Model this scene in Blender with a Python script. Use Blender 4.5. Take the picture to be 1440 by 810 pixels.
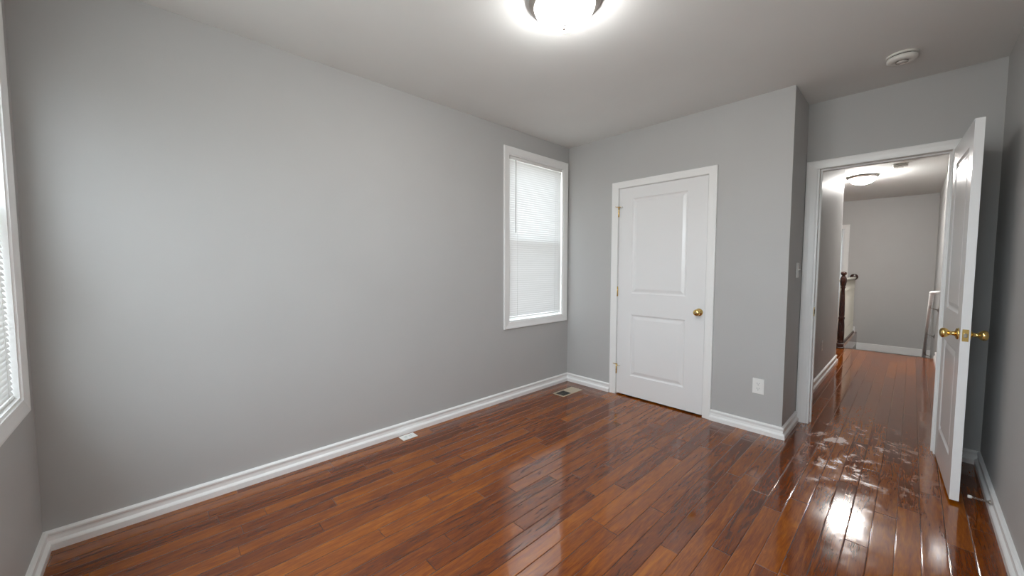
import bpy, math
from mathutils import Vector, Matrix

S = bpy.context.scene
for o in list(bpy.data.objects):
    bpy.data.objects.remove(o)
COL = S.collection

# ------------------------------------------------------------------ camera
YAW, PITCH, ROLL = 0.8116, -0.0574, 0.001
F_PX = 534.6
CAM = Vector((2.644, -3.3673, 1.2849))
fw = Vector((-math.sin(YAW) * math.cos(PITCH), math.cos(YAW) * math.cos(PITCH), math.sin(PITCH)))
rt = Vector((math.cos(YAW), math.sin(YAW), 0))
up = rt.cross(fw)
r2 = rt * math.cos(ROLL) + up * math.sin(ROLL)
u2 = -rt * math.sin(ROLL) + up * math.cos(ROLL)
cd = bpy.data.cameras.new('camera')
cam = bpy.data.objects.new('camera', cd)
COL.objects.link(cam)
m = Matrix((r2, u2, -fw)).transposed().to_4x4()
m.translation = CAM
cam.matrix_world = m
cd.sensor_width = 36.0
cd.lens = F_PX / 1440 * 36
cd.clip_start = 0.02
S.camera = cam

# ------------------------------------------------------------------ light and exposure
SKY = 15.2             # overcast daylight outside
ROOM_LAMP = 62.0      # emission of the bedroom dome
HALL_LAMP = 280.0      # emission of the hallway dome
EXPOSURE = 0.0
w = bpy.data.worlds.new('sky')
S.world = w
w.use_nodes = True
wt = w.node_tree
wg = wt.nodes.new('ShaderNodeTexCoord')
wsep = wt.nodes.new('ShaderNodeSeparateXYZ')
wr_ = wt.nodes.new('ShaderNodeValToRGB')
wr_.color_ramp.elements[0].position = 0.0
wr_.color_ramp.elements[0].color = (0.50, 0.50, 0.49, 1)      # pavement and houses across the street
wr_.color_ramp.elements[1].position = 0.12
wr_.color_ramp.elements[1].color = (0.86, 0.93, 1.0, 1)       # overcast sky
wt.links.new(wg.outputs['Generated'], wsep.inputs[0])
wt.links.new(wsep.outputs[2], wr_.inputs[0])
wt.links.new(wr_.outputs[0], wt.nodes['Background'].inputs[0])
w.node_tree.nodes['Background'].inputs[1].default_value = SKY
S.view_settings.view_transform = 'Standard'
S.view_settings.look = 'None'
S.view_settings.gamma = 1.0
S.view_settings.use_curve_mapping = False
S.view_settings.exposure = EXPOSURE
S.cycles.use_denoising = True
S.cycles.max_bounces = 10
S.cycles.diffuse_bounces = 6
S.cycles.glossy_bounces = 4
S.cycles.transparent_max_bounces = 12
S.cycles.sample_clamp_indirect = 6.0
S.cycles.caustics_reflective = False
S.cycles.caustics_refractive = False


def portal(name, loc, normal, sx, sz):
    ld = bpy.data.lights.new(name, 'AREA')
    ld.shape = 'RECTANGLE'
    ld.size, ld.size_y = sx, sz
    ld.cycles.is_portal = True
    o = bpy.data.objects.new(name, ld)
    o.location = loc
    o.rotation_euler = Vector(normal).to_track_quat('-Z', 'Y').to_euler()
    COL.objects.link(o)


# ------------------------------------------------------------------ dimensions (metres)
W, L, H = 2.994, 3.766, 2.569       # room: x 0..W, y -L..0, ceiling
JX, JY = 2.019, 0.489               # the closet wall ends at JX, the doorway wall stands JY further back
TH = 0.115                          # wall thickness
HX0, HX1 = 1.975, 2.915             # hallway sides
HE, HF = 4.50, 6.67                 # floor edge at the stairs, far wall
HLE = 3.27                          # where the left hallway wall ends
BH = 0.088                          # baseboard height

# ------------------------------------------------------------------ materials


def mat(name):
    x = bpy.data.materials.new(name)
    x.use_nodes = True
    nt = x.node_tree
    return x, nt, nt.nodes['Principled BSDF']


def setp(b, **k):
    al = {'color': 'Base Color', 'rough': 'Roughness', 'metal': 'Metallic', 'coat': 'Coat Weight',
          'coat_rough': 'Coat Roughness', 'coat_ior': 'Coat IOR', 'ior': 'IOR', 'spec': 'Specular IOR Level',
          'emit': 'Emission Color', 'strength': 'Emission Strength'}
    for a, v in k.items():
        b.inputs[al[a]].default_value = v


def N(nt, t, **k):
    n = nt.nodes.new(t)
    for a, v in k.items():
        setattr(n, a, v)
    return n


def math_n(nt, op, a, b=None, c=None):
    n = nt.nodes.new('ShaderNodeMath')
    n.operation = op
    for i, v in enumerate((a, b, c)):
        if v is None:
            continue
        if isinstance(v, (int, float)):
            n.inputs[i].default_value = v
        else:
            nt.links.new(v, n.inputs[i])
    return n.outputs[0]


def painted(name, col, rough, bump=0.02, scale=350, mottled=0.03, spec=0.5):
    x, nt, b = mat(name)
    setp(b, color=(*col, 1), rough=rough, spec=spec)
    tc = N(nt, 'ShaderNodeTexCoord')
    nz = N(nt, 'ShaderNodeTexNoise')
    nz.inputs['Scale'].default_value = scale
    nz.inputs['Detail'].default_value = 2
    nt.links.new(tc.outputs['Object'], nz.inputs['Vector'])
    bp = N(nt, 'ShaderNodeBump')
    bp.inputs['Strength'].default_value = bump
    bp.inputs['Distance'].default_value = 0.002
    nt.links.new(nz.outputs[0], bp.inputs['Height'])
    nt.links.new(bp.outputs[0], b.inputs['Normal'])
    n2 = N(nt, 'ShaderNodeTexNoise')
    n2.inputs['Scale'].default_value = 3
    nt.links.new(tc.outputs['Object'], n2.inputs['Vector'])
    mr = N(nt, 'ShaderNodeMapRange')
    mr.inputs['To Min'].default_value = 1 - mottled
    mr.inputs['To Max'].default_value = 1 + mottled
    nt.links.new(n2.outputs[0], mr.inputs[0])
    mx = N(nt, 'ShaderNodeMix', data_type='RGBA', blend_type='MULTIPLY')
    mx.inputs[0].default_value = 1
    mx.inputs[6].default_value = (*col, 1)
    nt.links.new(mr.outputs[0], mx.inputs[7])
    nt.links.new(mx.outputs[2], b.inputs['Base Color'])
    return x


M = {}
M['wall'] = painted('grey_wall_paint', (0.463, 0.46, 0.452), 0.55, 0.05)
M['ceiling'] = painted('ceiling_paint', (0.73, 0.735, 0.72), 0.8, 0.05)
M['trim'] = painted('white_gloss_trim', (0.84, 0.84, 0.83), 0.3, 0.01)
M['door'] = painted('white_door_paint', (0.80, 0.80, 0.80), 0.22, 0.03, 500, 0.01)
M['plastic'] = painted('white_plastic', (0.80, 0.80, 0.78), 0.35, 0.0)
M['detector'] = painted('off_white_plastic', (0.74, 0.73, 0.69), 0.45, 0.0)


def simple(name, col, rough, metal=0.0, **k):
    x, nt, b = mat(name)
    setp(b, color=(*col, 1), rough=rough, metal=metal, **k)
    tc = N(nt, 'ShaderNodeTexCoord')
    nz = N(nt, 'ShaderNodeTexNoise')
    nz.inputs['Scale'].default_value = 25
    nt.links.new(tc.outputs['Object'], nz.inputs['Vector'])
    mr = N(nt, 'ShaderNodeMapRange')
    mr.inputs['To Min'].default_value = max(rough - 0.04, 0.02)
    mr.inputs['To Max'].default_value = rough + 0.04
    nt.links.new(nz.outputs[0], mr.inputs[0])
    nt.links.new(mr.outputs[0], b.inputs['Roughness'])
    return x


M['brass'] = simple('polished_brass', (0.80, 0.56, 0.20), 0.16, 1.0)
M['nickel'] = simple('brushed_nickel', (0.62, 0.57, 0.53), 0.3, 1.0)
M['steel'] = simple('steel', (0.42, 0.40, 0.38), 0.35, 1.0)
M['dark'] = simple('dark_recess', (0.02, 0.018, 0.015), 0.7)
M['tan'] = simple('tan_register_enamel', (0.50, 0.42, 0.31), 0.35)
M['rubber'] = simple('white_rubber', (0.75, 0.74, 0.72), 0.6)
M['cream'] = simple('cream_baluster_paint', (0.72, 0.70, 0.62), 0.35)
M['subfloor'] = simple('fascia_paint', (0.42, 0.415, 0.41), 0.5)


def mahogany():
    x, nt, b = mat('mahogany')
    tc = N(nt, 'ShaderNodeTexCoord')
    mp = N(nt, 'ShaderNodeMapping')
    mp.inputs['Scale'].default_value = (30, 30, 3)
    nt.links.new(tc.outputs['Object'], mp.inputs[0])
    nz = N(nt, 'ShaderNodeTexNoise')
    nz.inputs['Detail'].default_value = 5
    nt.links.new(mp.outputs[0], nz.inputs['Vector'])
    cr = N(nt, 'ShaderNodeValToRGB')
    cr.color_ramp.elements[0].color = (0.012, 0.004, 0.003, 1)
    cr.color_ramp.elements[1].color = (0.050, 0.013, 0.007, 1)
    nt.links.new(nz.outputs[0], cr.inputs[0])
    nt.links.new(cr.outputs[0], b.inputs['Base Color'])
    setp(b, rough=0.25)
    return x


M['mahogany'] = mahogany()


def hardwood():
    x, nt, b = mat('red_brown_oak_strip_floor')
    tc = N(nt, 'ShaderNodeTexCoord')
    sp = N(nt, 'ShaderNodeSeparateXYZ')
    nt.links.new(tc.outputs['Object'], sp.inputs[0])
    X, Y = sp.outputs[0], sp.outputs[1]
    PW = 0.083
    r = math_n(nt, 'DIVIDE', math_n(nt, 'ADD', X, 5.0 - 0.004), PW)
    row = math_n(nt, 'FLOOR', r)
    fx = math_n(nt, 'FRACT', r)
    wn = N(nt, 'ShaderNodeTexWhiteNoise', noise_dimensions='1D')
    nt.links.new(row, wn.inputs['W'])
    off = math_n(nt, 'MULTIPLY', wn.outputs['Value'], 7.3)
    # uneven board lengths: bend the y coordinate per row before cutting it
    wob = N(nt, 'ShaderNodeTexNoise', noise_dimensions='2D')
    cv = N(nt, 'ShaderNodeCombineXYZ')
    nt.links.new(math_n(nt, 'MULTIPLY', row, 3.7), cv.inputs[0])
    nt.links.new(math_n(nt, 'MULTIPLY', Y, 0.9), cv.inputs[1])
    nt.links.new(cv.outputs[0], wob.inputs['Vector'])
    wob.inputs['Scale'].default_value = 1
    yy = math_n(nt, 'ADD', math_n(nt, 'ADD', math_n(nt, 'DIVIDE', Y, 0.95), off),
                math_n(nt, 'MULTIPLY', wob.outputs[0], 1.3))
    idx = math_n(nt, 'FLOOR', yy)
    fy = math_n(nt, 'FRACT', yy)
    w2 = N(nt, 'ShaderNodeTexWhiteNoise', noise_dimensions='2D')
    c2 = N(nt, 'ShaderNodeCombineXYZ')
    nt.links.new(row, c2.inputs[0])
    nt.links.new(idx, c2.inputs[1])
    nt.links.new(c2.outputs[0], w2.inputs['Vector'])
    rnd = w2.outputs['Value']
    s2 = N(nt, 'ShaderNodeSeparateColor')
    nt.links.new(w2.outputs['Color'], s2.inputs[0])
    # grain: long noise, shifted for every board
    c3 = N(nt, 'ShaderNodeCombineXYZ')
    nt.links.new(math_n(nt, 'MULTIPLY', X, 34), c3.inputs[0])
    nt.links.new(math_n(nt, 'MULTIPLY', Y, 3.4), c3.inputs[1])
    nt.links.new(math_n(nt, 'MULTIPLY', rnd, 40), c3.inputs[2])
    g = N(nt, 'ShaderNodeTexNoise')
    g.inputs['Scale'].default_value = 1.0
    g.inputs['Detail'].default_value = 7
    g.inputs['Roughness'].default_value = 0.68
    g.inputs['Distortion'].default_value = 1.1
    nt.links.new(c3.outputs[0], g.inputs['Vector'])
    c4 = N(nt, 'ShaderNodeCombineXYZ')
    nt.links.new(math_n(nt, 'MULTIPLY', X, 300), c4.inputs[0])
    nt.links.new(math_n(nt, 'MULTIPLY', Y, 16), c4.inputs[1])
    nt.links.new(math_n(nt, 'MULTIPLY', rnd, 90), c4.inputs[2])
    pores = N(nt, 'ShaderNodeTexNoise')
    pores.inputs['Scale'].default_value = 1.0
    pores.inputs['Detail'].default_value = 3
    nt.links.new(c4.outputs[0], pores.inputs['Vector'])
    t = math_n(nt, 'ADD', math_n(nt, 'MULTIPLY', rnd, 0.30),
               math_n(nt, 'ADD', math_n(nt, 'MULTIPLY', g.outputs[0], 1.05),
                      math_n(nt, 'MULTIPLY', pores.outputs[0], 0.45)))
    t = math_n(nt, 'SUBTRACT', t, 0.45)
    cr = N(nt, 'ShaderNodeValToRGB')
    e = cr.color_ramp.elements
    e[0].position = 0.08
    e[0].color = (0.050, 0.010, 0.0012, 1)
    e[1].position = 0.95
    e[1].color = (0.40, 0.130, 0.006, 1)
    k = e.new(0.35)
    k.color = (0.145, 0.030, 0.0015, 1)
    k = e.new(0.62)
    k.color = (0.265, 0.068, 0.002, 1)
    nt.links.new(t, cr.inputs[0])
    # grooves between the boards
    ex = math_n(nt, 'MULTIPLY', math_n(nt, 'MINIMUM', fx, math_n(nt, 'SUBTRACT', 1.0, fx)), PW)
    ey = math_n(nt, 'MULTIPLY', math_n(nt, 'MINIMUM', fy, math_n(nt, 'SUBTRACT', 1.0, fy)), 0.95)
    ed = math_n(nt, 'MINIMUM', ex, ey)
    gm = N(nt, 'ShaderNodeMapRange')
    gm.inputs['From Min'].default_value = 0.0003
    gm.inputs['From Max'].default_value = 0.0012
    nt.links.new(ed, gm.inputs[0])
    mx = N(nt, 'ShaderNodeMix', data_type='RGBA')
    mx.inputs[6].default_value = (0.012, 0.004, 0.002, 1)
    nt.links.new(gm.outputs[0], mx.inputs[0])
    nt.links.new(cr.outputs[0], mx.inputs[7])
    nt.links.new(mx.outputs[2], b.inputs['Base Color'])
    # relief: rounded board edges, boards cupped and tilted a little, uneven varnish
    bev = N(nt, 'ShaderNodeMapRange', interpolation_type='SMOOTHSTEP')
    bev.inputs['From Min'].default_value = 0.0
    bev.inputs['From Max'].default_value = 0.004
    bev.inputs['To Max'].default_value = 0.0012
    nt.links.new(ed, bev.inputs[0])
    tilt = math_n(nt, 'MULTIPLY', math_n(nt, 'SUBTRACT', fx, 0.5),
                  math_n(nt, 'MULTIPLY', math_n(nt, 'SUBTRACT', s2.outputs[1], 0.5), 0.0008))
    vn = N(nt, 'ShaderNodeTexNoise')
    vn.inputs['Scale'].default_value = 26
    vn.inputs['Detail'].default_value = 3
    nt.links.new(tc.outputs['Object'], vn.inputs['Vector'])
    hgt = math_n(nt, 'ADD', math_n(nt, 'ADD', bev.outputs[0], tilt),
                 math_n(nt, 'ADD', math_n(nt, 'MULTIPLY', vn.outputs[0], 0.00018),
                        math_n(nt, 'MULTIPLY', g.outputs[0], 0.00007)))
    bp = N(nt, 'ShaderNodeBump')
    bp.inputs['Strength'].default_value = 1.0
    bp.inputs['Distance'].default_value = 1.0
    nt.links.new(hgt, bp.inputs['Height'])
    nt.links.new(bp.outputs[0], b.inputs['Normal'])
    nt.links.new(bp.outputs[0], b.inputs['Coat Normal'])
    # worn patches in the varnish
    wr = N(nt, 'ShaderNodeTexNoise')
    wr.inputs['Scale'].default_value = 5
    wr.inputs['Detail'].default_value = 6
    wr.inputs['Roughness'].default_value = 0.7
    nt.links.new(tc.outputs['Object'], wr.inputs['Vector'])
    rr = N(nt, 'ShaderNodeMapRange')
    rr.inputs['From Min'].default_value = 0.42
    rr.inputs['From Max'].default_value = 0.72
    rr.inputs['To Min'].default_value = 0.06
    rr.inputs['To Max'].default_value = 0.15
    nt.links.new(wr.outputs[0], rr.inputs[0])
    # scuffed, dried-out varnish in the traffic lane through the doorway
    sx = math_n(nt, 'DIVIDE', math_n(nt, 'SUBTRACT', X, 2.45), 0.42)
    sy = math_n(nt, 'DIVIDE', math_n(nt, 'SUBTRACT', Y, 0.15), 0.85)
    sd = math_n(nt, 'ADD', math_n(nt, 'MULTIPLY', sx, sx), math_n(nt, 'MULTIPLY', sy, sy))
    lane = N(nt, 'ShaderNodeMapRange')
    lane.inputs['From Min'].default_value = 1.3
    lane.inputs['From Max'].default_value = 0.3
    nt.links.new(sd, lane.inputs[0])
    sn = N(nt, 'ShaderNodeTexNoise')
    sn.inputs['Scale'].default_value = 5.5
    sn.inputs['Detail'].default_value = 8
    sn.inputs['Roughness'].default_value = 0.75
    sn.inputs['Distortion'].default_value = 0.4
    nt.links.new(tc.outputs['Object'], sn.inputs['Vector'])
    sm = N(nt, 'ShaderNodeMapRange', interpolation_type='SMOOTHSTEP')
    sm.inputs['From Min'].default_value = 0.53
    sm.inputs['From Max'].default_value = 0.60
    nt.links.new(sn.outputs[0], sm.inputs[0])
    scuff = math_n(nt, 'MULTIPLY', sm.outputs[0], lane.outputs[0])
    nt.links.new(math_n(nt, 'ADD', rr.outputs[0], math_n(nt, 'MULTIPLY', scuff, 0.22)), b.inputs['Coat Roughness'])
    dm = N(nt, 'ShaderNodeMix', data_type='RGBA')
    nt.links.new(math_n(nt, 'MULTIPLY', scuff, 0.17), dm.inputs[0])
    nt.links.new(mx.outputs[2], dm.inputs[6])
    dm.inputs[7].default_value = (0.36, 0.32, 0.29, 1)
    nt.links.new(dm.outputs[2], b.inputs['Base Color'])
    setp(b, rough=0.4, ior=1.3, spec=0.0, coat=1.0, coat_ior=1.70)
    return x


M['floor'] = hardwood()


def slat_mat():
    x = bpy.data.materials.new('white_vinyl_slat')
    x.use_nodes = True
    nt = x.node_tree
    nt.nodes.clear()
    out = N(nt, 'ShaderNodeOutputMaterial')
    pr = N(nt, 'ShaderNodeBsdfPrincipled')
    setp(pr, color=(0.80, 0.80, 0.79, 1), rough=0.4)
    tr = N(nt, 'ShaderNodeBsdfTranslucent')
    tr.inputs[0].default_value = (0.85, 0.85, 0.84, 1)
    mx = N(nt, 'ShaderNodeMixShader')
    mx.inputs[0].default_value = 0.062
    nt.links.new(pr.outputs[0], mx.inputs[1])
    nt.links.new(tr.outputs[0], mx.inputs[2])
    nt.links.new(mx.outputs[0], out.inputs[0])
    return x


M['slat'] = slat_mat()


def glass_mat(name, tint, gloss=0.07):
    x = bpy.data.materials.new(name)
    x.use_nodes = True
    nt = x.node_tree
    nt.nodes.clear()
    out = N(nt, 'ShaderNodeOutputMaterial')
    t = N(nt, 'ShaderNodeBsdfTransparent')
    t.inputs[0].default_value = (*tint, 1)
    g = N(nt, 'ShaderNodeBsdfGlossy')
    g.inputs['Roughness'].default_value = 0.02
    mx = N(nt, 'ShaderNodeMixShader')
    mx.inputs[0].default_value = gloss
    nt.links.new(t.outputs[0], mx.inputs[1])
    nt.links.new(g.outputs[0], mx.inputs[2])
    nt.links.new(mx.outputs[0], out.inputs[0])
    return x


M['glass'] = glass_mat('window_glass', (0.95, 0.97, 0.97))
M['screen'] = glass_mat('insect_screen', (0.78, 0.78, 0.78), 0.02)


def lamp_mat(name, col, s):
    x, nt, b = mat(name)
    setp(b, color=(0.9, 0.9, 0.88, 1), rough=0.3, emit=(*col, 1), strength=s)
    return x


M['room_dome'] = lamp_mat('lit_frosted_glass', (1.0, 0.985, 0.97), ROOM_LAMP)
M['hall_dome'] = lamp_mat('lit_frosted_glass_hall', (1.0, 0.97, 0.93), HALL_LAMP)

# ------------------------------------------------------------------ mesh helpers


class MB:
    def __init__(self):
        self.v, self.f, self.s = [], [], []

    def add(self, vs, fs, smooth=False):
        n = len(self.v)
        self.v += [tuple(p) for p in vs]
        self.f += [tuple(i + n for i in f) for f in fs]
        self.s += [smooth] * len(fs)

    def box(self, a, b, bev=0.0):
        x0, y0, z0 = (min(a[i], b[i]) for i in range(3))
        x1, y1, z1 = (max(a[i], b[i]) for i in range(3))
        if bev <= 0:
            vs = [(x0, y0, z0), (x1, y0, z0), (x1, y1, z0), (x0, y1, z0), (x0, y0, z1), (x1, y0, z1), (x1, y1, z1), (x0, y1, z1)]
            self.add(vs, [(0, 3, 2, 1), (4, 5, 6, 7), (0, 1, 5, 4), (1, 2, 6, 5), (2, 3, 7, 6), (3, 0, 4, 7)])
            return
        # chamfered box
        e = bev
        P = {}
        vs = []
        for i, X in enumerate((x0, x1)):
            for j, Y in enumerate((y0, y1)):
                for k, Z in enumerate((z0, z1)):
                    sx, sy, sz = (1, -1)[i], (1, -1)[j], (1, -1)[k]
                    for ax, p in enumerate(((X, Y + sy * e, Z + sz * e), (X + sx * e, Y, Z + sz * e), (X + sx * e, Y + sy * e, Z))):
                        P[i, j, k, ax] = len(vs)
                        vs.append(p)
        fs = []
        for i in (0, 1):
            q = [P[i, 0, 0, 0], P[i, 1, 0, 0], P[i, 1, 1, 0], P[i, 0, 1, 0]]
            fs.append(q if i else q[::-1])
            q = [P[0, i, 0, 1], P[0, i, 1, 1], P[1, i, 1, 1], P[1, i, 0, 1]]
            fs.append(q if i else q[::-1])
            q = [P[0, 0, i, 2], P[1, 0, i, 2], P[1, 1, i, 2], P[0, 1, i, 2]]
            fs.append(q if i else q[::-1])
        for i in (0, 1):
            for j in (0, 1):
                q = [P[i, j, 0, 0], P[i, j, 0, 1], P[i, j, 1, 1], P[i, j, 1, 0]]
                fs.append(q if (i + j) % 2 else q[::-1])
                q = [P[i, 0, j, 0], P[i, 0, j, 2], P[i, 1, j, 2], P[i, 1, j, 0]]
                fs.append(q[::-1] if (i + j) % 2 else q)
                q = [P[0, i, j, 1], P[0, i, j, 2], P[1, i, j, 2], P[1, i, j, 1]]
                fs.append(q if (i + j) % 2 else q[::-1])
                for k in (0, 1):
                    q = [P[i, j, k, 0], P[i, j, k, 1], P[i, j, k, 2]]
                    fs.append(q[::-1] if (i + j + k) % 2 else q)
        self.add(vs, fs)

    def lathe(self, prof, n=32, origin=(0, 0, 0), axis='z', smooth=True):
        """prof: list of (radius, height)"""
        o = Vector(origin)
        vs, fs = [], []
        for r, h in prof:
            for i in range(n):
                a = 2 * math.pi * i / n
                c, s = r * math.cos(a), r * math.sin(a)
                if axis == 'z':
                    p = Vector((c, s, h))
                elif axis == 'y':
                    p = Vector((s, h, c))
                else:
                    p = Vector((h, c, s))
                vs.append(o + p)
        for j in range(len(prof) - 1):
            for i in range(n):
                k = (i + 1) % n
                fs.append((j * n + i, j * n + k, (j + 1) * n + k, (j + 1) * n + i))
        fs.append(tuple(range(n))[::-1])
        fs.append(tuple((len(prof) - 1) * n + i for i in range(n)))
        self.add(vs, fs, smooth)

    def tube(self, pts, r, n=12, smooth=True):
        pts = [Vector(p) for p in pts]
        vs, fs = [], []
        for i, p in enumerate(pts):
            d = (pts[min(i + 1, len(pts) - 1)] - pts[max(i - 1, 0)]).normalized()
            a = Vector((0, 0, 1)) if abs(d.z) < 0.9 else Vector((1, 0, 0))
            x = d.cross(a).normalized()
            y = d.cross(x)
            rr = r[i] if isinstance(r, (list, tuple)) else r
            for k in range(n):
                t = 2 * math.pi * k / n
                vs.append(p + x * rr * math.cos(t) + y * rr * math.sin(t))
        for i in range(len(pts) - 1):
            for k in range(n):
                q = (k + 1) % n
                fs.append((i * n + k, i * n + q, (i + 1) * n + q, (i + 1) * n + k))
        fs.append(tuple(range(n))[::-1])
        fs.append(tuple((len(pts) - 1) * n + k for k in range(n)))
        self.add(vs, fs, smooth)

    def build(self, name, material, parent=None, loc=None, kind=None, label=None, cat=None, group=None, bevel=0):
        me = bpy.data.meshes.new(name)
        me.from_pydata([tuple(v) for v in self.v], [], self.f)
        me.polygons.foreach_set('use_smooth', self.s)
        me.materials.append(M[material])
        o = bpy.data.objects.new(name, me)
        COL.objects.link(o)
        import bmesh
        bm = bmesh.new()
        bm.from_mesh(me)
        bmesh.ops.recalc_face_normals(bm, faces=bm.faces)
        bm.to_mesh(me)
        bm.free()
        if loc is not None:
            o.location = loc
        if parent is not None:
            o.parent = parent
        tag(o, label, cat, group, kind)
        if bevel:
            md = o.modifiers.new('bevel', 'BEVEL')
            md.width = bevel
            md.segments = 2
            md.limit_method = 'ANGLE'
        return o


def tag(o, label=None, cat=None, group=None, kind=None):
    for k, v in (('label', label), ('category', cat), ('group', group), ('kind', kind)):
        if v:
            o[k] = v
    return o


def empty(name, loc=(0, 0, 0), rz=0.0, **k):
    o = bpy.data.objects.new(name, None)
    COL.objects.link(o)
    o.location = loc
    o.rotation_euler = (0, 0, rz)
    o.empty_display_size = 0.05
    return tag(o, **k)


def copy_tree(o, parent=None):
    c = o.copy()
    COL.objects.link(c)
    c.parent = parent
    for ch in [x for x in bpy.data.objects if x.parent == o]:
        copy_tree(ch, c)
    return c


def wall_mesh(axis, t0, t1, a0, a1, z0, z1, holes=()):
    """a wall slab; axis 'x': runs along x, thickness t0..t1 in y; axis 'y': runs along y, thickness in x.
    holes: (a, b, za, zb)"""
    mb = MB()
    cuts = sorted({a0, a1, *[h[0] for h in holes], *[h[1] for h in holes]})
    for i in range(len(cuts) - 1):
        p, q = cuts[i], cuts[i + 1]
        spans = [(z0, z1)]
        for h in holes:
            if h[0] <= p + 1e-6 and h[1] >= q - 1e-6:
                new = []
                for s in spans:
                    if h[2] > s[0]:
                        new.append((s[0], min(h[2], s[1])))
                    if h[3] < s[1]:
                        new.append((max(h[3], s[0]), s[1]))
                spans = new
        for s in spans:
            if s[1] - s[0] > 1e-4:
                if axis == 'x':
                    mb.box((p, t0, s[0]), (q, t1, s[1]))
                else:
                    mb.box((t0, p, s[0]), (t1, q, s[1]))
    return mb


# ------------------------------------------------------------------ the shell
K0, K1, KZ = 0.6275, 1.451, 2.045          # closet door leaf
D0, D1, DZ = 2.093, 2.803, 2.062           # doorway opening into the hallway
WY0, WY1, WZ0, WZ1 = -0.905, -0.092, 0.748, 2.335    # window opening in the left wall
NX0, NX1 = 0.212, 1.025                    # window opening in the near wall
UX0, UX1 = 1.15, 2.80                      # unseen second near-wall window, added behind the camera for daylight

wall_mesh('y', -TH, 0, -L - TH, 0.0 + TH, 0, H, [(WY0, WY1, WZ0, WZ1)]).build('wall_left', 'wall', kind='structure')
wall_mesh('x', 0, TH, 0, JX, 0, H, [(K0 - 0.004, K1 + 0.004, 0, KZ)]).build('wall_back', 'wall', kind='structure')
wall_mesh('y', JX - TH, JX, TH, JY, 0, H).build('wall_alcove', 'wall', kind='structure')
wall_mesh('x', JY, JY + TH, JX - TH, W, 0, H, [(D0, D1, 0, DZ)]).build('wall_doorway', 'wall', kind='structure')
wall_mesh('y', W, W + TH, -L - TH, JY + TH, 0, H).build('wall_right', 'wall', kind='structure')
wall_mesh('x', -L - TH, -L, 0, W, 0, H, [(NX0, NX1, WZ0, WZ1), (UX0, UX1, WZ0, WZ1)]).build('wall_near', 'wall', kind='structure')
wall_mesh('y', HX0 - TH, HX0, JY + TH, HLE, 0, H).build('wall_hallway_left', 'wall', kind='structure')
wall_mesh('y', HX1, HX1 + TH, JY + TH, HF, -2.7, H).build('wall_hallway_right', 'wall', kind='structure')
FX0, FX1, FZ = 0.93, 1.693, 2.05           # far doorway
wall_mesh('x', HF, HF + TH, 0.0, HX1 + TH, -2.7, H, [(FX0, FX1, 0, FZ)]).build('wall_hallway_far', 'wall', kind='structure')
wall_mesh('x', HLE - TH, HLE, 0.0, HX0 - TH, 0, H).build('wall_landing_near', 'wall', kind='structure')
wall_mesh('y', -TH, 0, HLE - TH, 9.3, 0, H, [(7.2, 8.4, 0.8, 2.2)]).build('wall_landing_left', 'wall', kind='structure')
# closet behind the closed door
wall_mesh('x', 0.75, 0.80, 0, JX - TH, 0, H).build('wall_closet_back', 'wall', kind='structure')
wall_mesh('y', -0.05, 0, TH, 0.80, 0, H).build('wall_closet_side', 'wall', kind='structure')
# the room beyond the far doorway
wall_mesh('x', 8.9, 8.9 + TH, 0, HX1 + TH, 0, H, []).build('wall_far_room', 'wall', kind='structure')
wall_mesh('y', HX1, HX1 + TH, HF + TH, 8.9, 0, H).build('wall_far_room_side', 'wall', kind='structure')

fl = MB()
fl.box((-TH, -L - TH, -0.22), (W + TH, JY + TH / 2, 0))
fl.box((HX0 - TH, JY + TH / 2, -0.22), (HX1, HLE - TH, 0))
fl.box((-TH, JY + TH / 2, -0.22), (HX0 - TH, 0.8, 0))
fl.box((-TH, HLE - TH, -0.22), (HX0 - 0.04, 9.0, 0))
fl.box((HX0 - 0.04, HLE - TH, -0.22), (HX1, HE, 0))
fl.box((HX0 - 0.04, HF + TH, -0.22), (HX1 + TH, 9.0, 0))
fl.build('floor', 'floor', kind='structure')
ce = MB()
ce.box((-TH, -L - TH, H), (W + TH, JY + TH / 2, H + 0.15))
ce.box((-TH, JY + TH / 2, H), (W + TH, 9.05, H + 0.15))
ce.build('ceiling', 'ceiling', kind='structure')

# stairs going down from the hallway floor towards the far wall
st = MB()
ny = 9
for i in range(ny):
    y0 = HE + i * 0.241
    st.box((HX0, y0, -0.19 * (i + 1) - 0.22), (HX1, y0 + 0.262, -0.19 * (i + 1)))
st.build('stairs', 'floor', kind='structure')
wall_mesh('y', HX0 - 0.12, HX0 - 0.04, HE, HF, -2.7, -0.22).build('wall_stair_left', 'wall', kind='structure')
# white band of trim on the far wall, just below floor level
tb = MB()
tb.box((1.937, HF - 0.018, -0.342), (HX1, HF, -0.206), 0.004)
tb.box((1.995, HF - 0.022, -0.342), (2.005, HF - 0.017, -0.206))
tb.build('trim_stair_band', 'trim', kind='structure')

# ------------------------------------------------------------------ baseboards
PROF = [(0, 0), (0.025, 0), (0.025, 0.030), (0.021, 0.036), (0.013, 0.043), (0.011, 0.058), (0.012, 0.066),
        (0.016, 0.072), (0.016, 0.080), (0.009, 0.086), (0, BH)]


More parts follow.
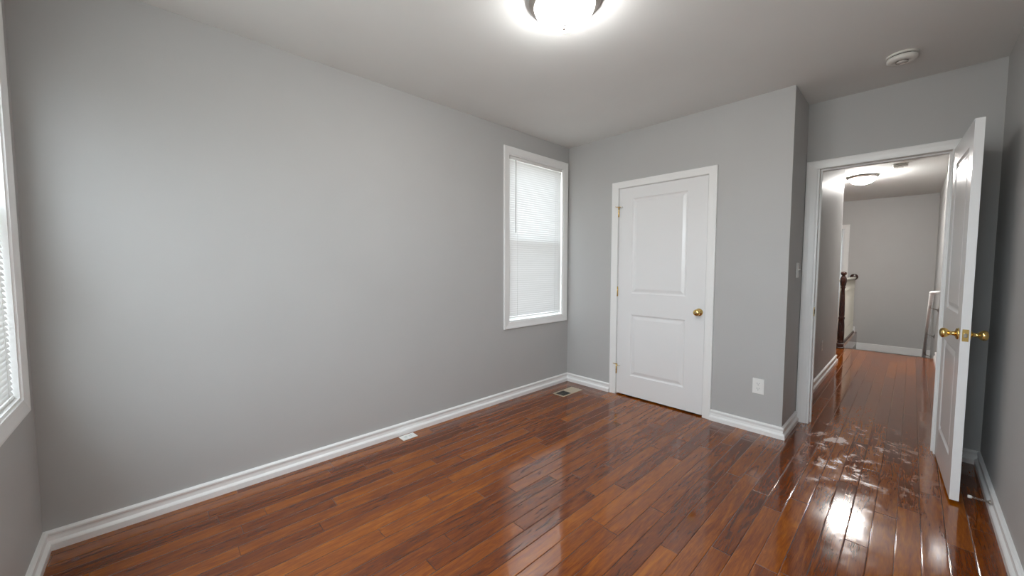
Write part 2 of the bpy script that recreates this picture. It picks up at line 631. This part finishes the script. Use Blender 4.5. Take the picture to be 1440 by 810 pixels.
def baseboard(name, p0, p1, nrm, m0=0, m1=0, h=1.0):
    """p0,p1: wall points at the floor; nrm: into the room; m0/m1: mitre sign at each end (+1 lengthens with depth)"""
    p0, p1, n = Vector((*p0, 0)), Vector((*p1, 0)), Vector((*nrm, 0))
    d = (p1 - p0).normalized()
    mb = MB()
    vs = []
    for p, s in ((p0, -m0), (p1, m1)):
        for t, z in PROF:
            vs.append(p + n * t + d * (s * t) + Vector((0, 0, z * h)))
    k = len(PROF)
    fs = [(i, (i + 1) % k, k + (i + 1) % k, k + i) for i in range(k)]
    fs += [tuple(range(k))[::-1], tuple(range(k, 2 * k))]
    mb.add(vs, fs)
    return mb.build(name, 'trim', kind='structure')


baseboard('baseboard_left', (0, -L), (0, 0), (1, 0), -1, -1)
baseboard('baseboard_back', (0, 0), (0.552, 0), (0, -1), -1, 0)
baseboard('baseboard_back.001', (1.520, 0), (JX, 0), (0, -1), 0, 1)
baseboard('baseboard_alcove', (JX, 0), (JX, JY - 0.02), (1, 0), 1, 0)
baseboard('baseboard_doorway', (2.873, JY), (W, JY), (0, -1), 0, -1)
baseboard('baseboard_right', (W, JY), (W, -L), (-1, 0), -1, -1)
baseboard('baseboard_near', (W, -L), (0, -L), (0, 1), -1, -1)
baseboard('baseboard_hallway_left', (HX0, JY + TH + 0.0), (HX0, HLE), (1, 0), 0, 1, 1.15)
baseboard('baseboard_hallway_left_end', (HX0, HLE), (0.2, HLE), (0, 1), 1, 0, 1.15)
baseboard('baseboard_hallway_right', (HX1, JY + TH), (HX1, HE), (-1, 0), 0, 0, 1.15)
baseboard('baseboard_far_room', (0, 8.9), (HX1, 8.9), (0, -1), 0, 0, 1.3)
baseboard('baseboard_landing', (1.755, HF), (1.90, HF), (0, -1), 0, 0, 1.15)

# ------------------------------------------------------------------ casings


def casing(name, axis, c, sgn, a0, a1, z0, z1, wd=0.07, th=0.017, sill=False, kind='structure', parent=None, mats='trim', top=None):
    """moulded frame around an opening. axis 'x': lies on plane y=c facing sgn*y; 'y': on plane x=c. No bottom side unless sill."""
    top = wd if top is None else top
    # (distance from the opening, thickness)
    pr = [(0.0, 0.0), (0.0, th * 0.55), (0.006, th * 0.62), (0.012, th * 0.62), (wd * 0.55, th * 0.8), (wd * 0.8, th), (wd - 0.004, th), (wd, th * 0.85), (wd, 0)]

    def pt(a, z, t):
        return (a, c + sgn * t, z) if axis == 'x' else (c + sgn * t, a, z)
    cs = [(a0, z0, -1, -1), (a0, z1, -1, 1), (a1, z1, 1, 1), (a1, z0, 1, -1)]
    rings = []
    for a, z, sa, sz in cs:
        ring = []
        for dd, t in pr:
            dz = dd * (top / wd) if sz > 0 else dd
            if not sill and sz < 0:
                dz = 0
            ring.append(pt(a + sa * dd, z + sz * dz, t))
        rings.append(ring)
    k = len(pr)
    mb = MB()
    vs = [v for r in rings for v in r]
    fs = []
    n = 4 if sill else 3
    for j in range(n):
        q = (j + 1) % 4
        for i in range(k - 1):
            fs.append((j * k + i, j * k + i + 1, q * k + i + 1, q * k + i))
    if not sill:
        fs.append(tuple(range(k)))
        fs.append(tuple(3 * k + i for i in range(k))[::-1])
    mb.add(vs, fs)
    return mb.build(name, mats, parent=parent, kind=kind)


casing('trim_closet_door', 'x', 0, -1, K0 - 0.006, K1 + 0.006, 0, KZ + 0.0, 0.067, 0.017, top=0.060)
casing('trim_doorway', 'x', JY, -1, D0, D1, 0, DZ - 0.01, 0.070, 0.020, top=0.063)
casing('trim_doorway_hallway', 'x', JY + TH, 1, D0, D1, 0, DZ - 0.01, 0.070, 0.018)
casing('trim_far_doorway', 'x', HF, -1, FX0, FX1, 0, FZ, 0.060, 0.018)


def jamb(name, a0, a1, c0, c1, zt, th=0.014, stop=None):
    mb = MB()
    mb.box((a0, c0, 0), (a0 + th, c1, zt - th))
    mb.box((a1 - th, c0, 0), (a1, c1, zt - th))
    mb.box((a0, c0, zt - th), (a1, c1, zt))
    if stop is not None:
        s0, s1 = stop
        mb.box((a0 + th, s0, 0), (a0 + th + 0.010, s1, zt - th - 0.010))
        mb.box((a1 - th - 0.010, s0, 0), (a1 - th, s1, zt - th - 0.010))
        mb.box((a0 + th, s0, zt - th - 0.010), (a1 - th, s1, zt - th))
    return mb.build(name, 'trim', kind='structure')


jamb('trim_doorway_jamb', D0 - 0.001, D1 + 0.001, JY - 0.003, JY + TH + 0.003, DZ + 0.004, stop=(JY + 0.045, JY + 0.085))
jamb('trim_far_doorway_jamb', FX0, FX1, HF, HF + TH, FZ)

# ------------------------------------------------------------------ doors


def leaf(mb, wd, h, t, panels, both=True):
    """two-panel moulded leaf in local x 0..wd, y 0..t, z 0..h"""
    for side, y, s in ((0, 0.0, 1), (1, t, -1)):
        xs0, xs1 = panels[0][0], panels[0][1]
        zs = sorted(panels, key=lambda p: p[2])
        rects = [(0, xs0, 0, h), (xs1, wd, 0, h)]
        z = 0
        for p in zs:
            rects.append((xs0, xs1, z, p[2]))
            z = p[3]
        rects.append((xs0, xs1, z, h))
        for a, b, c, d in rects:
            mb.add([(a, y, c), (b, y, c), (b, y, d), (a, y, d)], [(0, 1, 2, 3)])
        for a, b, c, d in zs:
            rings = [(0, 0), (0.007, 0.0060), (0.013, 0.0085), (0.020, 0.0085), (0.042, 0.0025), (0.046, 0.0018)]
            vs = []
            for i, dp in rings:
                vs += [(a + i, y + s * dp, c + i), (b - i, y + s * dp, c + i), (b - i, y + s * dp, d - i), (a + i, y + s * dp, d - i)]
            fs = []
            for j in range(len(rings) - 1):
                for i in range(4):
                    k = (i + 1) % 4
                    fs.append((j * 4 + i, j * 4 + k, j * 4 + 4 + k, j * 4 + 4 + i))
            e = (len(rings) - 1) * 4
            fs.append((e, e + 1, e + 2, e + 3))
            mb.add(vs, fs)
    # rim
    mb.add([(0, 0, 0), (wd, 0, 0), (wd, 0, h), (0, 0, h), (0, t, 0), (wd, t, 0), (wd, t, h), (0, t, h)],
           [(0, 1, 5, 4), (1, 2, 6, 5), (2, 3, 7, 6), (3, 0, 4, 7)])
    # merge doubles so that the normals agree
    return mb


def leaf_obj(wd, h, t, panels, parent, z0):
    mb = leaf(MB(), wd, h, t, panels)
    me = bpy.data.meshes.new('door_leaf')
    me.from_pydata(mb.v, [], mb.f)
    me.materials.append(M['door'])
    o = bpy.data.objects.new('door_leaf', me)
    COL.objects.link(o)
    o.parent = parent
    o.location = (0, 0, z0)
    import bmesh
    bm = bmesh.new()
    bm.from_mesh(me)
    # orient each face by hand: the leaf is a thin slab, outward = away from its mid plane
    for f in bm.faces:
        c = f.calc_center_median()
        n = f.normal
        if abs(n.y) > 0.3:
            if (c.y - t / 2) * n.y < 0:
                f.normal_flip()
        else:
            out = Vector((c.x - wd / 2, 0, c.z - h / 2))
            if abs(c.x) < 1e-5 or abs(c.x - wd) < 1e-5 or abs(c.z) < 1e-5 or abs(c.z - h) < 1e-5:
                if out.dot(n) < 0:
                    f.normal_flip()
            elif (c.y - t / 2) * n.y < 0:
                f.normal_flip()
    bm.to_mesh(me)
    bm.free()
    return o


def knob(parent, x, z, y, s):
    """round brass knob on a rosette; s = -1 sticks out towards -y"""
    mb = MB()
    pr = [(0.0005, 0), (0.032, 0), (0.032, 0.004), (0.028, 0.009), (0.016, 0.012), (0.0115, 0.018), (0.0115, 0.030),
          (0.016, 0.036), (0.024, 0.043), (0.0275, 0.051), (0.0265, 0.060), (0.021, 0.066), (0.012, 0.069), (0.0005, 0.070)]
    mb.lathe([(r, s * h) for r, h in pr], 32, (0, 0, 0), 'y')
    o = mb.build('door_knob', 'brass', parent, (x, y, z), label='polished brass round door knob')
    b2 = MB()
    b2.lathe([(0.0005, s * 0.0695), (0.0055, s * 0.0695), (0.0055, s * 0.0712), (0.0005, s * 0.0712)], 16, (0, 0, 0), 'y')
    b2.build('lock_button', 'steel', o)
    return o


def hinge(parent, x, y, z, stop=False):
    mb = MB()
    mb.lathe([(0.0005, -0.05), (0.003, -0.05), (0.0062, -0.046), (0.0062, 0.046), (0.003, 0.05), (0.0005, 0.05)], 14, (0, 0, 0), 'z')
    mb.box((-0.0045, -0.001, -0.044), (0.0065, 0.0045, 0.044))
    o = mb.build('hinge', 'brass', parent, (x, y, z), label='brass hinge')
    if stop:
        s = MB()
        s.lathe([(0.0005, 0.046), (0.011, 0.046), (0.011, 0.054), (0.0005, 0.054)], 14, (0, 0, 0), 'z')
        s.tube([(0, 0, 0.05), (0.018, -0.020, 0.047), (0.040, -0.026, 0.045)], 0.0035, 8)
        s.tube([(0, 0, 0.05), (-0.016, -0.018, 0.052), (-0.026, -0.016, 0.054)], 0.0035, 8)
        s.build('hinge_pin_stop', 'brass', o)
        t = MB()
        t.tube([(0.038, -0.0255, 0.045), (0.044, -0.016, 0.045), (0.046, -0.008, 0.045)], 0.006, 10)
        t.build('bumper', 'rubber', o)
    return o


# closet door (closed)
d1 = empty('door_1', (K0, 0.004, 0), 0, kind='structure')
kw = K1 - K0
leaf_obj(kw, KZ - 0.020, 0.035, [(0.772 - K0, 1.290 - K0, 0.200, 0.802), (0.772 - K0, 1.290 - K0, 1.008, 1.921)], d1, 0.014)
knob(d1, 1.405 - K0, 0.895, 0.0, -1)
hinge(d1, -0.004, -0.006, 1.815, True)
hinge(d1, -0.004, -0.006, 1.035)
hinge(d1, -0.004, -0.006, 0.255, True)
jm = MB()
jm.box((K0 - 0.014, 0.002, 0), (K0 - 0.002, 0.11, KZ + 0.003))
jm.box((K1 + 0.002, 0.002, 0), (K1 + 0.014, 0.11, KZ + 0.003))
jm.box((K0 - 0.002, 0.002, KZ - 0.003), (K1 + 0.002, 0.11, KZ + 0.004))
jm.box((K0 - 0.002, 0.045, 0), (K0 + 0.012, 0.08, KZ - 0.003))
jm.box((K1 - 0.012, 0.045, 0), (K1 + 0.002, 0.08, KZ - 0.003))
jm.build('trim_closet_door_jamb', 'trim', kind='structure')

# bedroom door (open, swung towards the right wall)
DW = 0.722
AX, AY = 2.797, JY - 0.018
ang = math.atan2(-0.9988, 0.0485)
d2 = empty('door_2', (AX, AY, 0), ang, kind='structure')
leaf_obj(DW, 2.032, 0.035, [(0.125, DW - 0.125, 0.20, 0.80), (0.125, DW - 0.125, 1.005, 1.915)], d2, 0.017)
knob(d2, DW - 0.062, 0.92, 0.0, -1)
knob(d2, DW - 0.062, 0.92, 0.035, 1)
lp = MB()
lp.box((DW - 0.0005, 0.006, 0.888), (DW + 0.0022, 0.029, 0.952))
lpo = lp.build('latch_plate', 'brass', d2, label='square brass latch plate')
lb = MB()
lb.box((DW + 0.001, 0.011, 0.909), (DW + 0.011, 0.024, 0.931), 0.003)
lb.build('latch_bolt', 'steel', lpo)
for z in (0.25, 1.03, 1.82):
    hinge(d2, 0.0, 0.040, z)

# door of the far room, swung inwards
d3 = empty('door_3', (FX1 - 0.016, HF + 0.10, 0), math.radians(101), kind='structure')
leaf_obj(0.72, 2.02, 0.035, [(0.12, 0.60, 0.20, 0.80), (0.12, 0.60, 1.005, 1.90)], d3, 0.012)
for z in (0.25, 1.03, 1.82):
    hinge(d3, 0.0, -0.004, z)

# strike plate on the left jamb of the bedroom doorway
sp = MB()
sp.box((D0 + 0.0125, JY + 0.006, 0.885), (D0 + 0.0165, JY + 0.034, 0.955))
so = sp.build('strike_plate', 'brass', kind='thing', label='small brass strike plate on the left jamb of the open doorway', cat='strike plate')
s2 = MB()
s2.box((D0 + 0.0160, JY + 0.012, 0.902), (D0 + 0.0175, JY + 0.026, 0.938))
s2.build('latch_hole', 'dark', so)

# ------------------------------------------------------------------ windows


def window(name, axis, c, out, a0, a1, z0, z1, blind=True):
    """opening in a wall whose room face is at c; out = direction (sign) towards outside. Returns the Empty."""
    root = empty(name, (0, 0, 0), kind='structure')

    def bx(mb, a, b, ta, tb, za, zb, bev=0.0):
        if axis == 'y':
            mb.box((c + out * ta, a, za), (c + out * tb, b, zb), bev)
        else:
            mb.box((a, c + out * ta, za), (b, c + out * tb, zb), bev)
    casing('window_casing', axis, c, -out, a0, a1, z0, z1, 0.064, 0.016, sill=True, kind=None, parent=root)
    j = MB()
    t = 0.012
    bx(j, a0 - 0.001, a0 + t, -0.002, TH, z0, z1)
    bx(j, a1 - t, a1 + 0.001, -0.002, TH, z0, z1)
    bx(j, a0 + t, a1 - t, -0.002, TH, z1 - t, z1)
    bx(j, a0 + t, a1 - t, -0.002, TH, z0, z0 + t)
    j.build('window_jamb', 'trim', root)
    zm = (z0 + z1) / 2
    for nm, za, zb, ta, tb in (('upper_sash', zm - 0.02, z1 - t, 0.085, 0.110), ('lower_sash', z0 + t, zm + 0.02, 0.058, 0.084)):
        s = MB()
        r = 0.038
        bx(s, a0 + t, a0 + t + r, ta, tb, za, zb)
        bx(s, a1 - t - r, a1 - t, ta, tb, za, zb)
        bx(s, a0 + t + r, a1 - t - r, ta, tb, za, za + r)
        bx(s, a0 + t + r, a1 - t - r, ta, tb, zb - r, zb)
        so_ = s.build(nm, 'trim', root)
        g = MB()
        tm = (ta + tb) / 2
        bx(g, a0 + t + r - 0.003, a1 - t - r + 0.003, tm - 0.002, tm + 0.002, za + r - 0.003, zb - r + 0.003)
        g.build('glass', 'glass', so_)
    sc = MB()
    bx(sc, a0 + t, a1 - t, 0.112, 0.1125, z0 + t, zm)
    sc.build('insect_screen', 'screen', root)
    cc = (a0 + a1) / 2
    if axis == 'y':
        portal('daylight_' + name, (c + out * (TH + 0.01), cc, zm), (-out, 0, 0), a1 - a0, z1 - z0)
    else:
        portal('daylight_' + name, (cc, c + out * (TH + 0.01), zm), (0, -out, 0), a1 - a0, z1 - z0)
    return root


window('window_1', 'y', 0, -1, WY0, WY1, WZ0, WZ1)
window('window_2', 'x', -L, -1, NX0, NX1, WZ0, WZ1)
window('added_window_3', 'x', -L, -1, UX0, UX1, WZ0, WZ1)  # added out of view, brings daylight onto the left wall
window('added_window_4', 'y', 0, -1, 7.2, 8.4, 0.8, 2.2)  # unseen side window, added to light the far room and its door


def blind(label, axis, c, out, a0, a1, z0, z1, wand_a, flip=False, tilt=79, gap=0.030):
    """mini blind hanging inside a window opening"""
    root = empty('window_blind', (0, 0, 0), label=label, cat='window blind', group='white mini blinds')
    t = 0.012
    A0, A1 = a0 + t + 0.004, a1 - t - 0.007

    def P(a, dp, z):
        return (c + out * dp, a, z) if axis == 'y' else (a, c + out * dp, z)

    def bx(mb, a, b, ta, tb, za, zb, bev=0.0):
        mb.box(P(a, ta, za), P(b, tb, zb), bev)
    zt = z1 - t
    hd = MB()
    bx(hd, A0, A1, 0.006, 0.032, zt - 0.028, zt - 0.001, 0.002)
    hr = hd.build('headrail', 'plastic', root)
    br = MB()
    bx(br, A0 - 0.001, A0 + 0.006, 0.0035, 0.007, zt - 0.030, zt)
    br.build('bracket', 'dark' if not flip else 'plastic', hr)
    # slats
    sl = MB()
    pitch = 0.0213
    zb = z0 + t + gap
    n = int((zt - 0.036 - zb) / pitch)
    a = math.radians(tilt)
    for i in range(n):
        zc = zt - 0.042 - i * pitch
        # curved cross-section, room edge low
        ps = []
        for k in range(5):
            u = (k / 4 - 0.5) * 0.0272
            crown = 0.0016 * (1 - (2 * k / 4 - 1) ** 2)
            dp = 0.019 + u * math.cos(a) - crown * math.sin(a)
            dz = u * math.sin(a) + crown * math.cos(a)
            ps.append((dp, dz))
        vs, fs = [], []
        for dp, dz in ps:
            vs += [P(A0, dp, zc + dz), P(A1, dp, zc + dz)]
        for k in range(4):
            fs.append((2 * k, 2 * k + 1, 2 * k + 3, 2 * k + 2))
        sl.add(vs, fs, True)
    slo = sl.build('slats', 'slat', root)
    rb = MB()
    zr = zt - 0.042 - n * pitch
    bx(rb, A0, A1, 0.010, 0.028, zr - 0.006, zr + 0.006, 0.003)
    rb.build('bottom_rail', 'plastic', root)
    for q in (0.14, 0.86):
        aa = A0 + (A1 - A0) * q
        ld = MB()
        ld.tube([P(aa, 0.0045, zt - 0.03), P(aa, 0.0045, zr)], 0.0007, 6)
        ld.tube([P(aa, 0.0335, zt - 0.03), P(aa, 0.0335, zr)], 0.0007, 6)
        ld.build('ladder_cord', 'plastic', root)
    wd = MB()
    wd.tube([P(wand_a, 0.000, zt - 0.030), P(wand_a, -0.003, zt - 0.06), P(wand_a, -0.003, zt - 0.70)], 0.0032, 6)
    wd.tube([P(wand_a, -0.003, zt - 0.70), P(wand_a, -0.003, zt - 0.715)], [0.0032, 0.0045], 6)
    wd.build('tilt_wand', 'steel' if not flip else 'plastic', root)
    return root


blind('closed white mini blind in the window beside the back corner', 'y', 0, -1, WY0, WY1, WZ0, WZ1, WY0 + 0.095)
blind('closed white mini blind cut off by the left edge of the picture', 'x', -L, -1, NX0, NX1, WZ0, WZ1, NX1 - 0.08, True, 62, 0.012)

# ------------------------------------------------------------------ ceiling lamps


def lamp(loc, dome_mat, label):
    root = empty('ceiling_lamp', loc, label=label, cat='ceiling lamp', group='flush dome ceiling lamps')
    pan = MB()
    pan.lathe([(0.0005, 0), (0.150, 0), (0.158, -0.006), (0.170, -0.010), (0.173, -0.016), (0.170, -0.021),
               (0.160, -0.024), (0.156, -0.032), (0.150, -0.036), (0.142, -0.036), (0.142, -0.02), (0.0005, -0.02)], 56)
    pan.build('pan', 'nickel', root)
    dm = MB()
    prof = []
    for i in range(13):
        t = i / 12 * math.pi / 2
        prof.append((max(0.143 * math.cos(t), 0.0005), -0.030 - 0.088 * math.sin(t)))
    dm.lathe([(0.120, -0.024)] + prof, 56)
    dm.build('glass_dome', dome_mat, root, label='lit frosted glass dome')
    fn = MB()
    fn.lathe([(0.0005, -0.114), (0.012, -0.116), (0.0135, -0.120), (0.009, -0.123), (0.008, -0.127), (0.0095, -0.132), (0.006, -0.138), (0.0005, -0.140)], 20)
    fn.build('finial', 'nickel', root)
    return root


lamp((1.427, -1.865, H), 'room_dome', 'large lit dome lamp on the bedroom ceiling')
lamp((2.095, 4.03, H), 'hall_dome', 'small looking lit dome lamp on the hallway ceiling beyond the doorway')

# ------------------------------------------------------------------ smoke detectors


def detector(loc):
    root = empty('smoke_detector', loc, cat='smoke detector', group='smoke detectors')
    a = MB()
    a.lathe([(0.0005, 0), (0.072, 0), (0.072, -0.008), (0.066, -0.010), (0.0005, -0.010)], 48)
    a.build('base', 'detector', root)
    b_ = MB()
    b_.lathe([(0.0005, -0.010), (0.060, -0.009), (0.060, -0.018), (0.0005, -0.018)], 48)
    b_.build('vent_gap', 'dark', root)
    c = MB()
    c.lathe([(0.0005, -0.0165), (0.067, -0.0165), (0.070, -0.020), (0.069, -0.032), (0.063, -0.038), (0.050, -0.041), (0.026, -0.042),
             (0.026, -0.0395), (0.023, -0.0395), (0.023, -0.043), (0.0005, -0.044)], 48)
    c.build('cover', 'detector', root)
    for k in range(4):
        t = math.radians(20 + 90 * k)
        r = MB()
        r.tube([(0.030 * math.cos(t + j * 0.16), 0.030 * math.sin(t + j * 0.16), -0.0415) for j in range(6)], 0.0018, 6)
        r.build('sounder_slot', 'dark', root)
    return root


sd = detector((2.544, -0.005, H))
sd['label'] = 'round white smoke detector on the bedroom ceiling near the doorway'
sd2 = copy_tree(sd)
sd2.location = (2.48, 3.50, H)
sd2['label'] = 'small smoke detector on the hallway ceiling near the hallway lamp'

# ------------------------------------------------------------------ outlets and switch


def duplex(name, loc, rot, label, cat, group=None, decora=False):
    """plate in local xz plane facing -y, centred"""
    root = empty(name, loc, label=label, cat=cat, group=group)
    root.rotation_euler = rot
    p = MB()
    p.box((-0.0395, -0.006, -0.0595), (0.0395, 0, 0.0595), 0.0025)
    p.build('cover_plate', 'plastic', root)
    for z in (-0.0195, 0.0195):
        r = MB()
        n = 24
        vs = []
        for y in (-0.0058, -0.0082):
            for i in range(n):
                t = 2 * math.pi * i / n
                vs.append((0.0172 * math.cos(t), y, z + max(-0.0135, min(0.0135, 0.0172 * math.sin(t)))))
        fs = [tuple(range(n)), tuple(range(n, 2 * n))] + [(i, (i + 1) % n, n + (i + 1) % n, n + i) for i in range(n)]
        r.add(vs, fs)
        ro = r.build('receptacle', 'plastic', root)
        h = MB()
        h.box((-0.0075, -0.0086, z - 0.001), (-0.0055, -0.008, z + 0.0085))
        h.box((0.0055, -0.0086, z + 0.000), (0.0075, -0.008, z + 0.0075))
        h.lathe([(0.0005, -0.008), (0.0026, -0.008), (0.0026, -0.0086), (0.0005, -0.0086)], 12, (0, 0, z - 0.0075), 'y')
        h.build('slots', 'dark', ro)
    sc = MB()
    sc.lathe([(0.0005, -0.0055), (0.003, -0.0055), (0.003, -0.0072), (0.0005, -0.0072)], 12, (0, 0, 0), 'y')
    sc.build('screw', 'plastic', root)
    return root


duplex('wall_outlet', (1.860, 0, 0.362), (0, 0, 0), 'white duplex outlet low on the wall right of the closet door', 'outlet', 'wall outlets')
duplex('wall_outlet', (HX0, 2.05, 0.40), (0, 0, math.radians(90)), 'small outlet low on the left wall of the hallway', 'outlet', 'wall outlets')
# outlet plate set in the floor against the long baseboard
duplex('floor_outlet', (0.081, -2.01, 0.0), (math.radians(-90), 0, 0), 'white outlet plate set in the floor against the long baseboard', 'floor outlet')

sw = empty('light_switch', (JX, 0.304, 1.255), math.radians(90), label='white toggle switch on the narrow wall beside the open doorway', cat='light switch')
p = MB()
p.box((-0.0365, -0.006, -0.0585), (0.0365, 0, 0.0585), 0.0025)
p.build('cover_plate', 'plastic', sw)
p = MB()
p.box((-0.005, -0.0075, -0.012), (0.005, -0.0055, 0.012))
fr = p.build('toggle_frame', 'plastic', sw)
p = MB()
p.tube([(0, -0.006, 0.0), (0, -0.020, 0.008)], [0.0045, 0.0035], 8)
p.build('toggle', 'plastic', sw)

# ------------------------------------------------------------------ floor register in the corner
rg = empty('floor_register', (0.262, -0.318, 0), 0, label='tan metal floor vent in the corner below the window', cat='floor vent')
RX, RY = 0.070, 0.155
f = MB()
f.box((-RX, -RY, 0), (-RX + 0.017, RY, 0.004), 0.0015)
f.box((RX - 0.017, -RY, 0), (RX, RY, 0.004), 0.0015)
f.box((-RX + 0.017, -RY, 0), (RX - 0.017, -RY + 0.018, 0.004), 0.0015)
f.box((-RX + 0.017, RY - 0.018, 0), (RX - 0.017, RY, 0.004), 0.0015)
f.box((-RX + 0.017, -0.006, 0.0005), (RX - 0.017, 0.006, 0.0035))
f.build('frame', 'tan', rg)
f = MB()
f.box((-RX + 0.014, -RY + 0.014, -0.0015), (RX - 0.014, RY - 0.014, 0.0006))
f.build('duct_opening', 'dark', rg)
for q0, q1, mt in ((-RY + 0.018, -0.006, 1), (0.006, RY - 0.018, 0)):
    f = MB()
    n = 8 if mt else 13
    for i in range(n):
        y = q0 + (q1 - q0) * (i + 0.5) / n
        hw = 0.0011 if mt else 0.0046
        f.box((-RX + 0.016, y - hw, 0.0008), (RX - 0.016, y + hw, 0.0024 if mt else 0.0032))
    if mt:
        f.box((-0.001, q0, 0.0008), (0.001, q1, 0.0024))
    f.build('louvers', 'steel' if mt else 'tan', rg, label='dark open louvers' if mt else None)

# ------------------------------------------------------------------ door stop on the right baseboard
ds = empty('door_stop', (W - 0.020, -0.233, 0.055), 0, label='spring door stop with white tip on the right baseboard by the open door', cat='door stop')
f = MB()
f.lathe([(0.0005, 0), (0.011, 0), (0.010, -0.005), (0.006, -0.008), (0.0005, -0.008)], 18, (0, 0, 0), 'x')
f.build('mount', 'nickel', ds)
f = MB()
pts = [(-0.006 - i * 0.0007, 0.0042 * math.cos(i * 0.9), 0.0042 * math.sin(i * 0.9)) for i in range(84)]
f.tube(pts, 0.0014, 6)
f.build('spring', 'nickel', ds)
f = MB()
f.lathe([(0.0005, -0.062), (0.0075, -0.063), (0.0085, -0.070), (0.0075, -0.077), (0.0005, -0.078)], 18, (0, 0, 0), 'x')
f.build('rubber_tip', 'rubber', ds)

# ------------------------------------------------------------------ stair railing in the hallway
RXL = 1.905
rl = empty('stair_railing', (RXL, HE - 0.05, 0), label='dark turned newel post with handrail and cream balusters at the stair edge', cat='stair railing')
ry = HE - 0.05
f = MB()
f.box((-0.048, -0.048, 0), (0.048, 0.048, 0.022), 0.003)
f.box((-0.042, -0.042, 0.022), (0.042, 0.042, 0.085), 0.004)
f.lathe([(0.030, 0.085), (0.041, 0.095), (0.041, 0.110), (0.034, 0.118), (0.040, 0.14), (0.042, 0.22), (0.040, 0.36), (0.034, 0.455), (0.039, 0.470),
         (0.039, 0.490), (0.031, 0.50), (0.034, 0.53), (0.033, 0.65), (0.027, 0.85), (0.022, 0.94), (0.029, 0.95), (0.029, 0.965), (0.024, 0.975),
         (0.034, 1.00), (0.041, 1.05), (0.040, 1.09), (0.030, 1.125), (0.020, 1.14), (0.024, 1.148), (0.037, 1.165), (0.039, 1.185), (0.028, 1.20), (0.0005, 1.205)], 28)
f.build('newel_post', 'mahogany', rl, label='dark turned newel post with a round cap')
f = MB()
f.box((-0.068, 0.025, 1.045), (-0.018, HF - ry - 0.02, 1.085), 0.012)
f.build('handrail', 'cream', rl, label='pale handrail')
f = MB()
f.lathe([(0.0005, 0), (0.062, 0), (0.062, -0.010), (0.052, -0.020), (0.0005, -0.020)], 28, (-0.055, HF - ry, 1.080), 'y')
f.build('rosette', 'mahogany', rl, label='round dark wall rosette')
f = MB()
f.box((-0.075, 0.048, 0.0), (-0.012, HF - ry - 0.002, 0.022), 0.004)
f.build('shoe_rail', 'mahogany', rl)
nb = 20
for i in range(nb):
    y = 0.13 + i * (HF - ry - 0.2) / (nb - 1)
    f = MB()
    f.box((-0.058, y - 0.015, 0.020), (-0.028, y + 0.015, 0.20), 0.002)
    f.lathe([(0.010, 0.20), (0.016, 0.21), (0.013, 0.225), (0.016, 0.30), (0.010, 0.70), (0.009, 0.86), (0.014, 0.87), (0.010, 0.88), (0.010, 1.047)], 10, (-0.043, y, 0))
    f.build('baluster', 'cream', rl)

# wall handrail going down along the right wall
hx = 2.835
hr = empty('wall_handrail', (hx, HE - 0.05, 0), label='white handrail on brackets going down the right wall of the stairs', cat='handrail')
f = MB()


def rz_(y):
    return 0.925 - 0.62 * y


f.tube([(0, 0, rz_(0)), (0, 2.0, rz_(2.0))], 0.023, 14)
f.tube([(0.004, 0.0, rz_(0) + 0.003), (HX1 - hx, 0, rz_(0) + 0.008)], 0.021, 14)
f.lathe([(0.0005, -0.023), (0.015, -0.02), (0.023, 0), (0.015, 0.02), (0.0005, 0.023)], 14, (0, 0, rz_(0)), 'z')
f.build('rail', 'trim', hr)
for y in (0.28, 1.05, 1.75):
    f = MB()
    f.tube([(0, y, rz_(y) - 0.02), (0, y, rz_(y) - 0.055), (HX1 - hx - 0.01, y, rz_(y) - 0.085)], 0.006, 8)
    f.lathe([(0.0005, 0), (0.028, 0), (0.024, -0.008), (0.0005, -0.008)], 16, (HX1 - hx, y, rz_(y) - 0.085), 'x')
    f.build('bracket', 'steel', hr)
